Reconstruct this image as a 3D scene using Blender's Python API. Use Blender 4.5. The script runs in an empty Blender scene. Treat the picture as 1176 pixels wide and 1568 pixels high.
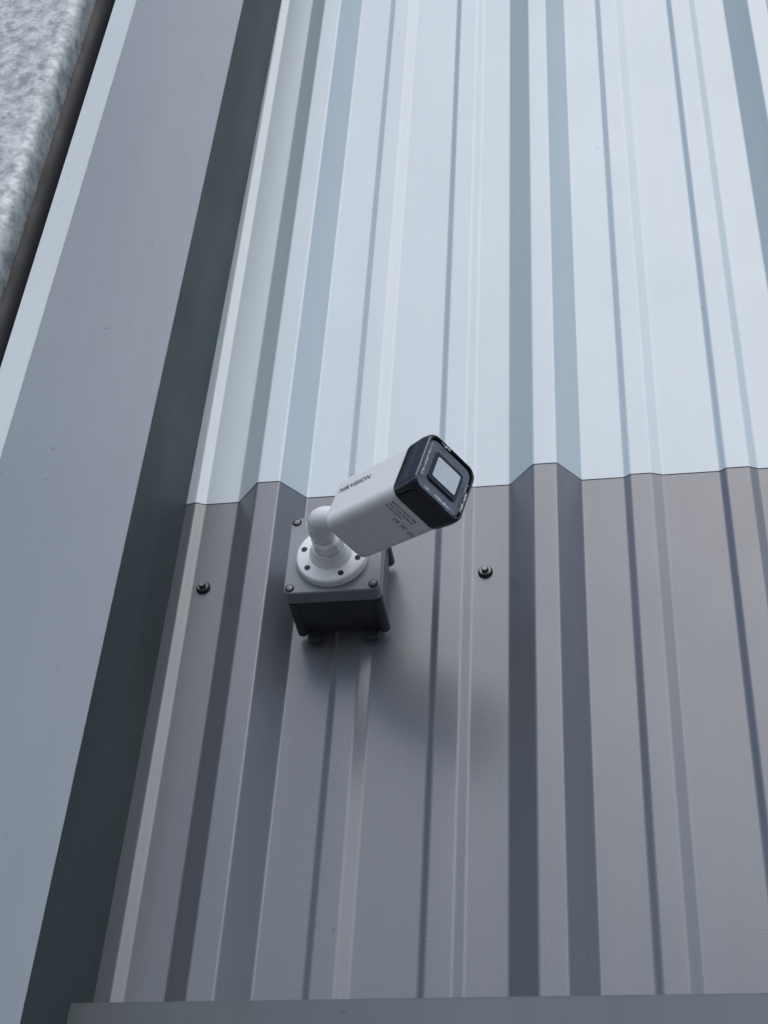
import bpy, bmesh, math, random
from mathutils import Vector, Matrix
random.seed(4)
scene=bpy.context.scene
COL=scene.collection

# ---------------------------------------------------------------- materials
def mat(name, col, rough=.45, metal=0.0, spec=.5, noise=.06, nscale=6.0, bump=0.0, bscale=300.0, speck=0.0,
        streak=0.0, coat=0.0, wave=0.0, crough=.15):
    m=bpy.data.materials.new(name); m.use_nodes=True
    nt=m.node_tree; N=nt.nodes; L=nt.links
    b=N['Principled BSDF']
    b.inputs['Roughness'].default_value=rough; b.inputs['Metallic'].default_value=metal
    b.inputs['Specular IOR Level'].default_value=spec
    b.inputs['Coat Weight'].default_value=coat; b.inputs['Coat Roughness'].default_value=crough
    tc=N.new('ShaderNodeTexCoord'); co=tc.outputs['Object']
    def nz(scale,detail=4,vec=co,rough_=.55):
        n=N.new('ShaderNodeTexNoise'); n.inputs['Scale'].default_value=scale; n.inputs['Detail'].default_value=detail
        n.inputs['Roughness'].default_value=rough_; L.new(vec,n.inputs['Vector']); return n.outputs['Fac']
    def mr(x,a,b_,c,d_):
        n=N.new('ShaderNodeMapRange'); L.new(x,n.inputs[0])
        for i,v in enumerate((a,b_,c,d_)): n.inputs[i+1].default_value=v
        return n.outputs[0]
    def mul(x,y):
        n=N.new('ShaderNodeMath'); n.operation='MULTIPLY'; L.new(x,n.inputs[0]); L.new(y,n.inputs[1]); return n.outputs[0]
    fac=mr(nz(nscale),.3,.7,1-noise,1+noise)
    if streak:
        mp=N.new('ShaderNodeMapping'); L.new(co,mp.inputs[0]); mp.inputs['Scale'].default_value=(45,45,1.2)
        fac=mul(fac,mr(nz(1.0,5,mp.outputs[0]),.35,.7,1+streak*.5,1-streak))
    if speck:
        fac=mul(fac,mr(nz(speck,2),.725,.78,1.0,.65))
    vm=N.new('ShaderNodeVectorMath'); vm.operation='SCALE'
    vm.inputs[0].default_value=col; L.new(fac,vm.inputs['Scale'])
    L.new(vm.outputs[0],b.inputs['Base Color'])
    L.new(mr(nz(nscale*2.3,2),.3,.7,rough*.9,min(1,rough*1.1)),b.inputs['Roughness'])
    last=None
    if wave:
        bu=N.new('ShaderNodeBump'); bu.inputs['Distance'].default_value=wave; bu.inputs['Strength'].default_value=1
        mp2=N.new('ShaderNodeMapping'); L.new(co,mp2.inputs[0]); mp2.inputs['Scale'].default_value=(5,5,1.6)
        L.new(nz(1.0,1,mp2.outputs[0]),bu.inputs['Height']); last=bu
    if bump:
        bu=N.new('ShaderNodeBump'); bu.inputs['Distance'].default_value=bump; bu.inputs['Strength'].default_value=1
        L.new(nz(bscale,2),bu.inputs['Height'])
        if last: L.new(last.outputs[0],bu.inputs['Normal'])
        last=bu
    if last: L.new(last.outputs[0],b.inputs['Normal'])
    return m

M_up  = mat('paint_upper_sheet',(.56,.635,.68),.30,spec=.9,noise=.02,nscale=2.5,bump=.00010,bscale=420,streak=.02,speck=110,wave=.0018)
M_lo  = mat('paint_lower_sheet',(.148,.156,.178),.30,spec=.9,noise=.04,nscale=3,bump=.00012,bscale=420,streak=.05,speck=110,wave=.0015)
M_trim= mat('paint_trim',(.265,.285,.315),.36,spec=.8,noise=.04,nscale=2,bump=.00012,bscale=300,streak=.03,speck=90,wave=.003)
M_ret = mat('paint_trim_shaded',(.058,.084,.084),.5,spec=.3,noise=.06,nscale=3,bump=.0001,streak=.06,speck=90)  # shade on the right-facing return is put into this darker trim colour
M_edge= mat('paint_edge_flashing',(.88,.91,.90),.4,noise=.03,nscale=3,bump=.0001,speck=100)
M_sill= mat('paint_sill',(.165,.182,.195),.4,noise=.05,nscale=4,bump=.0001,streak=.05,speck=100)
M_white=mat('white_plastic',(.92,.92,.91),.28,noise=.015,nscale=20,bump=.00005,bscale=900)
M_black=mat('black_gloss_plastic',(.008,.010,.013),.14,noise=.1,nscale=30,coat=.3)
M_plate=mat('front_plate',(.13,.14,.15),.22,noise=.06,nscale=60,coat=.6)
M_glass=mat('lens_window_reflection',(.70,.73,.74),.06,noise=.05,nscale=30,coat=1)  # whitish base colour stands in for sky reflected in the window
M_film =mat('protective_film',(.40,.43,.45),.10,noise=.6,nscale=120,bump=.0015,bscale=160,coat=1)
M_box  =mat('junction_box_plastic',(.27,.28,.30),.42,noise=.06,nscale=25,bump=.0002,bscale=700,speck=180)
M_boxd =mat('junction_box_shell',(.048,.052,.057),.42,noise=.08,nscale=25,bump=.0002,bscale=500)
M_dark =mat('dark_rubber',(.012,.012,.014),.6)
M_steel=mat('screw_steel',(.16,.16,.17),.38,metal=.8,noise=.2,nscale=120)
M_ink  =mat('print_ink',(.02,.02,.025),.5)
M_ink2 =mat('label_ink',(.18,.18,.19),.5)
M_seal =mat('dark_gap_lining',(.012,.014,.016),.7,noise=.3,nscale=15)
M_shut =mat('shutter_slats',(.08,.09,.10),.5,noise=.1)

def galv():
    m=bpy.data.materials.new('galvanised_steel'); m.use_nodes=True
    nt=m.node_tree; N=nt.nodes; L=nt.links; b=N['Principled BSDF']
    tc=N.new('ShaderNodeTexCoord')
    def nn(s,d,r):
        n=N.new('ShaderNodeTexNoise'); n.inputs['Scale'].default_value=s; n.inputs['Detail'].default_value=d; n.inputs['Roughness'].default_value=r
        L.new(tc.outputs['Object'],n.inputs['Vector']); return n
    n=nn(45,5,.6); n2=nn(130,3,.6)
    mx=N.new('ShaderNodeMix'); mx.data_type='FLOAT'; mx.inputs[0].default_value=.3
    L.new(n.outputs['Fac'],mx.inputs[2]); L.new(n2.outputs['Fac'],mx.inputs[3])
    cr=N.new('ShaderNodeValToRGB'); L.new(mx.outputs[0],cr.inputs[0])
    e=cr.color_ramp.elements; e[0].position=.38; e[0].color=(.27,.29,.30,1); e[1].position=.60; e[1].color=(.66,.69,.69,1)
    L.new(cr.outputs[0],b.inputs['Base Color']); b.inputs['Metallic'].default_value=.1; b.inputs['Roughness'].default_value=.5
    return m
M_galv=galv()
M_ground=mat('concrete_yard',(.15,.15,.147),.9,noise=.2,nscale=2,bump=.004,bscale=60)
M_conc=mat('concrete',(.28,.28,.27),.9,noise=.25,nscale=3,bump=.004,bscale=60)

# ---------------------------------------------------------------- helpers
def empty(name,loc):
    e=bpy.data.objects.new(name,None); e.location=loc; e.empty_display_size=.1; COL.objects.link(e); return e
def attach(o,p):
    o.parent=p; o.matrix_parent_inverse=Matrix.Translation(p.location).inverted()
def obj(name,verts,faces,m,parent=None,bevel=0,smooth=False,seg=3):
    me=bpy.data.meshes.new(name); me.from_pydata([tuple(v) for v in verts],[],faces); me.materials.append(m)
    bm=bmesh.new(); bm.from_mesh(me); bmesh.ops.recalc_face_normals(bm,faces=bm.faces)
    if smooth:
        for e in bm.edges:
            if len(e.link_faces)==2 and e.calc_face_angle()>math.radians(50): e.smooth=False
    bm.to_mesh(me); bm.free()
    o=bpy.data.objects.new(name,me); COL.objects.link(o)
    if bevel:
        b=o.modifiers.new('b','BEVEL'); b.width=bevel; b.segments=seg; b.limit_method='ANGLE'; b.angle_limit=math.radians(30)
    if bevel or smooth:
        for p in me.polygons: p.use_smooth=True
        w=o.modifiers.new('w','WEIGHTED_NORMAL'); w.keep_sharp=True
    if parent: attach(o,parent)
    return o
def box(name,x0,x1,y0,y1,z0,z1,m,parent=None,bevel=0):
    v=[(x,y,z) for x in(x0,x1) for y in(y0,y1) for z in(z0,z1)]
    f=[(0,1,3,2),(4,6,7,5),(0,4,5,1),(2,3,7,6),(0,2,6,4),(1,5,7,3)]
    return obj(name,v,f,m,parent,bevel)
def fillet(pts,r,n=4):
    out=[pts[0]]
    for i in range(1,len(pts)-1):
        p=Vector(pts[i]); a=(Vector(pts[i-1])-p); b=(Vector(pts[i+1])-p)
        rr=min(r,a.length*.4,b.length*.4)
        A=p+a.normalized()*rr; B=p+b.normalized()*rr
        for k in range(n+1):
            t=k/n; q=A*(1-t)**2+p*2*t*(1-t)+B*t*t; out.append((q.x,q.y))
    out.append(pts[-1]); return out
def sheet(name,prof,zs,m,parent,thick=.0008):
    v=[];f=[];n=len(prof)
    for z in zs:
        for x,y in prof: v.append((x,y,z))
    for j in range(len(zs)-1):
        for i in range(n-1):
            a=j*n+i; f.append((a,a+1,a+1+n,a+n))
    me=bpy.data.meshes.new(name); me.from_pydata(v,[],f); me.materials.append(m)
    o=bpy.data.objects.new(name,me); COL.objects.link(o)
    for p in me.polygons: p.use_smooth=True
    s=o.modifiers.new('s','SOLIDIFY'); s.thickness=thick; s.offset=-1
    w=o.modifiers.new('w','WEIGHTED_NORMAL'); w.keep_sharp=True
    attach(o,parent); return o
def lathe(name,c,axis,prof,m,parent,n=48,smooth=True):
    axis=Vector(axis).normalized(); t=axis.orthogonal().normalized(); b=axis.cross(t)
    v=[];f=[]
    for r,hh in prof:
        for i in range(n):
            an=2*math.pi*i/n; v.append(Vector(c)+axis*hh+(t*math.cos(an)+b*math.sin(an))*r)
    for j in range(len(prof)-1):
        for i in range(n): f.append((j*n+i,j*n+(i+1)%n,(j+1)*n+(i+1)%n,(j+1)*n+i))
    f.append(tuple(range(n))); f.append(tuple((len(prof)-1)*n+i for i in range(n)))
    return obj(name,v,f,m,parent,bevel=0,smooth=smooth)
def tube(name,pts,rad,m,parent,n=28):
    v=[];f=[];pts=[Vector(p) for p in pts]
    up=None
    for i,p in enumerate(pts):
        d=(pts[min(i+1,len(pts)-1)]-pts[max(i-1,0)]).normalized()
        if up is None: up=d.orthogonal().normalized()
        up=(up-d*up.dot(d)).normalized(); s=d.cross(up)
        r=rad[i] if isinstance(rad,(list,tuple)) else rad
        for k in range(n):
            a=2*math.pi*k/n; v.append(p+(up*math.cos(a)+s*math.sin(a))*r)
    for j in range(len(pts)-1):
        for i in range(n): f.append((j*n+i,j*n+(i+1)%n,(j+1)*n+(i+1)%n,(j+1)*n+i))
    f.append(tuple(range(n))); f.append(tuple((len(pts)-1)*n+i for i in range(n)))
    return obj(name,v,f,m,parent,smooth=True)

# ---------------------------------------------------------------- corrugated wall
P=.346; X0=-.189; D=.035; d2=.0050
unit=[(0,0),(.0315,-D),(.0605,-D),(.0885,0),(.141,0),(.1475,-d2),(.173,-d2),(.187,0),(.256,0),(.2625,-d2),(.290,-d2),(.3015,0)]
def profile(k0,k1,dy=0,x_start=None):
    pts=[]
    for k in range(k0,k1):
        for x,y in unit: pts.append((X0+k*P+x,y+dy))
    if x_start is not None:
        pts=[(x_start,dy)]+[p for p in pts if p[0]>x_start+.004]
    return fillet(pts,.0022,3)
wall=empty('corrugated_metal_wall',(0,0,2.2))
XS=-.266
sheet('lower_sheet',profile(-1,10,0,XS),[2.14+i*.1 for i in range(9)],M_lo,wall)
sheet('upper_sheet',profile(-1,10,-.0009,XS),[2.890+i*.31 for i in range(14)],M_up,wall,thick=.0004)
box('wall_core',-.25,3.4,.02,.16,2.1,7.2,M_seal,wall)
def fix(x,z,k):
    lathe('screw_washer_%d'%k,(x,-.0005,z),(0,-1,0),[(.0085,0),(.0088,.0015),(.0078,.003),(.006,.0035)],M_dark,wall,24)
    lathe('screw_collar_%d'%k,(x,-.0035,z),(0,-1,0),[(.0068,0),(.0068,.0012)],M_steel,wall,24,False)
    lathe('screw_head_%d'%k,(x,-.0047,z),(0,-1,0),[(.0046,0),(.0046,.0042),(.0038,.0050)],M_steel,wall,6,False)
for i,x in enumerate((-.218,.128,.474,.820,1.166)):
    fix(x,2.754,i)
    fix(x,5.1,i+10)
sill=empty('sill_flashing',(0,-.05,2.2))
pr=[(-.002,2.222),(-.046,2.209),(-.050,2.2075),(-.052,2.203),(-.052,2.10),(-.050,2.098),(.0,2.090)]
v=[];f=[]
for x in (-.2715,3.4):
    for y,z in pr: v.append((x,y,z))
n=len(pr)
for i in range(n-1): f.append((i,i+1,n+i+1,n+i))
o=obj('sill_strip',v,f,M_sill,sill,smooth=True)
s=o.modifiers.new('s','SOLIDIFY'); s.thickness=.0012
plinth=empty('concrete_plinth_wall',(1.5,0,1))
box('plinth_body',-.2605,3.4,-.02,.16,.0,2.095,M_conc,plinth,bevel=.004)
for k in range(1,10):
    box('joint_%d'%k,-.25,3.39,-.0225,-.0185,k*.21-.004,k*.21+.004,M_seal,plinth)

# ---------------------------------------------------------------- door trim (boxed flashing)
trim=empty('door_jamb_trim',(-.35,-.1,0))
xr=-.2655; T=.15
LEAN=.010
def vstrip(name,pts,m,parent,z0=0.0,z1=7.2,thick=.0012,fl=None,lean=LEAN):
    prof=fillet(pts,fl,5) if fl else pts
    v=[];f=[];zs=[z0+(z1-z0)*i/12 for i in range(13)];n=len(prof)
    for z in zs:
        for x,y in prof: v.append((x+(z-2.9)*lean,y,z))
    for j in range(12):
        for i in range(n-1): a=j*n+i; f.append((a,a+1,a+1+n,a+n))
    me=bpy.data.meshes.new(name); me.from_pydata(v,[],f); me.materials.append(m)
    o=bpy.data.objects.new(name,me); COL.objects.link(o)
    for p in me.polygons: p.use_smooth=True
    s=o.modifiers.new('s','SOLIDIFY'); s.thickness=thick; s.offset=0
    o.modifiers.new('w','WEIGHTED_NORMAL'); attach(o,parent); return o
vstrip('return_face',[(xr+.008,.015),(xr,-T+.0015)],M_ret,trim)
vstrip('front_face',[(-.447,-T),(xr+.001,-T)],M_trim,trim,thick=.0018)
vstrip('edge_flashing',[(-.505,.10),(-.508,-.105),(-.508,-.113),(-.4475,-T-.0005)],M_edge,trim,fl=.003)

# galvanised post and shutter beyond the gap
post=empty('galvanised_steel_post',(-.63,-.1,0))
vstrip('post_channel',[(-.80,.09),(-.80,-.112),(-.566,-.112),(-.566,.09)],M_galv,post,thick=.006,fl=.022,lean=.004)
vstrip('gap_shade_strip',[(-.562,-.07),(-.541,-.06),(-.541,-.03)],M_dark,post,thick=.003,lean=.004)  # dark strip added in the gap beside the post to paint its shadow
shut=empty('roller_shutter_door',(-1.6,.12,0))
v=[];f=[]
zz=[];k=0
while k*.075<7.2:
    z=k*.075; zz+= [(z,.115),(z+.01,.108),(z+.037,.100),(z+.064,.108),(z+.073,.115)]; k+=1
for x in(-3.2,-.47):
    for z,y in zz: v.append((x,y,z))
n=len(zz)
for i in range(n-1): f.append((i,i+1,n+i+1,n+i))
obj('slats',v,f,M_shut,shut)
obj('ground',[(-300,-300,0),(300,-300,0),(300,300,0),(-300,300,0)],[(0,1,2,3)],M_ground)

# ---------------------------------------------------------------- junction box
jb=empty('junction_box',(-.035,0,2.719))
bx0,bx1,bz0,bz1=-.0905,.0205,2.664,2.776
def rrect(w,h,r,n=6):
    pts=[]
    for cx,cy,a0 in((w-r,h-r,0),(-w+r,h-r,90),(-w+r,-h+r,180),(w-r,-h+r,270)):
        for i in range(n+1):
            a=math.radians(a0+90*i/n); pts.append((cx+r*math.cos(a),cy+r*math.sin(a)))
    return pts
def loft(name,org,U,V,S,secs,m,parent,caps=(True,True)):
    v=[];f=[];n=None
    for sc in secs:
        s,w,hh,r=sc[:4]; du,dv=(sc[4],sc[5]) if len(sc)>4 else (0,0)
        L=rrect(w,hh,r); n=len(L)
        for a,b in L: v.append(Vector(org)+U*(a+du)+V*(b+dv)+S*s)
    for j in range(len(secs)-1):
        for i in range(n): f.append((j*n+i,j*n+(i+1)%n,(j+1)*n+(i+1)%n,(j+1)*n+i))
    if caps[0]: f.append(tuple(range(n)))
    if caps[1]: f.append(tuple((len(secs)-1)*n+i for i in range(n)))
    return obj(name,v,f,m,parent,smooth=True)
ex,ez,eo=Vector((1,0,0)),Vector((0,0,1)),Vector((0,-1,0))
cx,cz=(bx0+bx1)/2,(bz0+bz1)/2; hw,hh=(bx1-bx0)/2,(bz1-bz0)/2
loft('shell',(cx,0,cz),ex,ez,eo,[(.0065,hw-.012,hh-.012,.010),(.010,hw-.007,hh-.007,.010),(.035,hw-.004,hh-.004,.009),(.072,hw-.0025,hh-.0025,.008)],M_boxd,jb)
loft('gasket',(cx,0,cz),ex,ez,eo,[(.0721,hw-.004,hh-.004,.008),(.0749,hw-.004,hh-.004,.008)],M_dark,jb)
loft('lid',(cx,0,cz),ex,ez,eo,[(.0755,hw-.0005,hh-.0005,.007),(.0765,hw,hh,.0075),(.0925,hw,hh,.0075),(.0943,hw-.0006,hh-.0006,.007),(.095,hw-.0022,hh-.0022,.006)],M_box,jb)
k=0
for sx in(-1,1):
    for sz in(-1,1):
        k+=1
        px,pz=cx+sx*(hw-.0075),cz+sz*(hh-.0075)
        lathe('lid_screw_well_%d'%k,(px,-.0948,pz),(0,-1,0),[(.0056,0),(.0056,.0006)],M_dark,jb,20)
        lathe('lid_screw_%d'%k,(px,-.0954,pz),(0,-1,0),[(.0040,0),(.0037,.0014),(.002,.002)],M_steel,jb,20)
        lathe('corner_boss_%d'%k,(px,-.012,pz),(0,-1,0),[(.007,0),(.007,.06)],M_boxd,jb,20)
for sx in(-.62,.62):
    box('mount_foot_%d'%(1 if sx<0 else 2),cx+sx*hw-.008,cx+sx*hw+.008,-.014,-.0065,bz0-.008,bz0+.02,M_boxd,jb,bevel=.0025)
lathe('cable_plug',(cx,-.04,bz0+.006),(0,0,-1),[(.016,0),(.016,.003),(.012,.004)],M_boxd,jb,32)

# ---------------------------------------------------------------- CCTV camera
cam_root=empty('security_camera',(-.036,-.095,2.712))
bc=(-.036,0,2.711)
lathe('base_plate',(bc[0],-.095,bc[2]),(0,-1,0),[(.0400,0.0001),(.0412,.001),(.0412,.0075),(.0400,.0095),(.0375,.0105),(.0275,.0112),(.0262,.0125)],M_white,cam_root,64)
k=0
for an in(-28,25,155,205,282):
    a=math.radians(an+12); k+=1
    lathe('plate_hole_%d'%k,(bc[0]+.0325*math.cos(a),-.1050,bc[2]+.0325*math.sin(a)),(0,-1,0),[(.0034,0),(.0034,.0014)],M_dark,cam_root,20)
lathe('neck_collar',(bc[0],-.1070,bc[2]),(0,-1,0),[(.0255,0),(.0240,.004),(.0215,.006),(.0200,.012),(.0192,.013)],M_white,cam_root,48)
lathe('neck_gap',(bc[0],-.1190,bc[2]),(0,-1,0),[(.0150,0),(.0150,.003)],M_dark,cam_root,32)
lathe('neck_lock_ring',(bc[0],-.1212,bc[2]),(0,-1,0),[(.0165,0),(.0185,.001),(.0185,.011),(.0165,.013)],M_white,cam_root,8,False)
E=Vector((-.040,-.157,2.714))
A=Vector((.795,-.586,-.150)).normalized()
W=Vector((.565,.811,-.171)); W=(W-A*W.dot(A)).normalized()
U=W.cross(A)
if U.z<0: U=-U
F=Vector((.1135,-.250,2.6850)); EXT=.009; Lb=.136+EXT; R=F-A*Lb
lathe('swivel_ball',E+Vector((0,.022,0)),(0,-1,0),[(.0140,0),(.0150,.006),(.0150,.022)],M_white,cam_root,40)
pts=[E+Vector((0,.012,0)),E+Vector((0,.004,0))]
end=R+A*.016
for i in range(9):
    t=i/8; p0=E+Vector((0,.004,0)); p1=E+Vector((0,-.012,0)); p2=end-A*.02
    pts.append(p0*(1-t)**2+p1*2*t*(1-t)+p2*t*t)
pts=pts[:2]+pts[3:]+[end]
tube('bracket_arm',pts,.0148,M_white,cam_root)
lathe('arm_collar',R-A*.008,A,[(.0150,0),(.0185,.001),(.0195,.006),(.0195,.012)],M_white,cam_root,40)
hW,hH=.0358,.0378
Q=R+A*EXT
def sec(s,k,r): return (s,hW*k,hH*k,r)
loft('housing',R,W,U,A,[sec(0,.80,.010),sec(.0012,.87,.0115),sec(.004,.93,.0115),sec(.008,.95,.0115),sec(.06,.965,.0115),sec(.1035+EXT,.98,.0115)],M_white,cam_root)
loft('seam',Q,W,U,A,[sec(.1036,.965,.011),sec(.1046,.965,.011)],M_dark,cam_root)
loft('bezel',Q,W,U,A,[sec(.1047,.985,.0115),sec(.108,1.01,.0120),sec(.126,1.045,.0125),sec(.133,1.035,.0125),sec(.1365,1.01,.0120),sec(.1378,.97,.0115),sec(.1372,.935,.011),sec(.1335,.915,.0105)],M_black,cam_root)
loft('front_plate',Q,W,U,A,[sec(.1336,.88,.010),sec(.1350,.88,.010),sec(.1355,.86,.0095)],M_plate,cam_root)
loft('lens_frame',Q+U*.001,W,U,A,[(.1356,.0215,.0190,.004),(.1378,.0215,.0190,.004),(.1382,.0206,.0181,.004)],M_black,cam_root)
loft('lens_glass',Q+U*.001,W,U,A,[(.1383,.0172,.0136,.002),(.1387,.0172,.0136,.002)],M_glass,cam_root)
def film(name,pts):
    v=[];f=[]
    for i,(a,b) in enumerate(pts):
        c=Vector((a,b)); n=c.normalized()*random.uniform(.0005,.0018)
        for q in(c-n,c+n):
            v.append(Q+W*q.x+U*q.y+A*(.1382+random.uniform(0,.0016)))
    for i in range(len(pts)-1): f.append((2*i,2*i+1,2*i+3,2*i+2))
    return obj(name,v,f,M_film,cam_root)
def edge(p,q,n): return [(p[0]+(q[0]-p[0])*i/n+random.uniform(-.0007,.0007),p[1]+(q[1]-p[1])*i/n+random.uniform(-.0007,.0007)) for i in range(n+1)]
a_,b_=.0305,.0325
film('film_side_left',edge((-a_,b_-.008),(-a_,-b_+.010),16))
film('film_foot',edge((-a_+.008,-b_),(a_-.006,-b_),16))
film('film_side_right',edge((a_,-b_+.008),(a_,b_-.030),9))
film('film_head',edge((-.020,b_),(-.006,b_),5))
film('film_right_tab',edge((a_-.003,.002),(a_-.001,.012),4))

def text(name,body,size,org,right,up,m,sp=1.0):
    c=bpy.data.curves.new(name,'FONT'); c.body=body; c.size=size; c.align_x='LEFT'; c.align_y='CENTER'; c.offset=.00002; c.extrude=.00005
    c.space_character=sp; c.materials.append(m)
    o=bpy.data.objects.new(name,c); COL.objects.link(o)
    nrm=right.cross(up)
    o.matrix_world=Matrix(((right.x,up.x,nrm.x,org.x),(right.y,up.y,nrm.y,org.y),(right.z,up.z,nrm.z,org.z),(0,0,0,1)))
    o.parent=cam_root; o.matrix_parent_inverse=Matrix.Translation(cam_root.location).inverted()
    return o
text('side_logo_print','HIKVISION',.0098,R-W*(hW*.975+.0001)+A*.012+U*.010,A,U,M_ink,1.08)
o0=Q-U*(hH*.985+.0001)
text('label_print_1','MODEL: IP BULLET  4MM',.0034,o0-W*.024+A*.095,W,A,M_ink2)
text('label_print_2','DC12V  0.4A  PoE 802.3af',.0034,o0-W*.024+A*.090,W,A,M_ink2)
text('label_print_3','S/N 2210 48 7731',.0034,o0-W*.024+A*.085,W,A,M_ink2)
text('label_print_4','CE  FC  (X)',.0066,o0-W*.004+A*.077,W,A,M_ink2)

# ---------------------------------------------------------------- light
el=math.radians(48); az=math.radians(-13)   # az: from -Y toward -X (negative = toward +X)
sd=Vector((-math.sin(az)*math.cos(el),-math.cos(az)*math.cos(el),math.sin(el)))
sl=bpy.data.lights.new('sun','SUN'); sl.energy=.95; sl.angle=math.radians(50); sl.color=(1,.985,.965)
so=bpy.data.objects.new('sun',sl); COL.objects.link(so); so.rotation_euler=sd.to_track_quat('Z','Y').to_euler()
w=bpy.data.worlds.new('World'); scene.world=w; w.use_nodes=True
N=w.node_tree.nodes; bg=N['Background']; sk=N.new('ShaderNodeTexSky'); sk.sky_type='NISHITA'; sk.sun_disc=False
sk.sun_elevation=el; sk.sun_rotation=math.radians(167); sk.dust_density=1.2; sk.air_density=1.2; sk.ozone_density=1
w.node_tree.links.new(sk.outputs[0],bg.inputs[0]); bg.inputs[1].default_value=.15

# ---------------------------------------------------------------- camera
dd=Vector((197,2834,-2400)).normalized()
h=Vector((1,.063,.1565)); h=(h-dd*h.dot(dd)).normalized(); Y=dd.cross(h)
Mw=Matrix((h,Y,dd)).to_4x4(); Mw.translation=Vector((.301,-1.459,1.6))
cd=bpy.data.cameras.new('view'); co=bpy.data.objects.new('view',cd); COL.objects.link(co); co.matrix_world=Mw
cd.sensor_fit='VERTICAL'; cd.sensor_height=24; cd.lens=2400/1568*24; cd.clip_start=.05; cd.clip_end=2000
scene.camera=co
scene.view_settings.view_transform='Standard'; scene.view_settings.look='None'; scene.view_settings.exposure=0
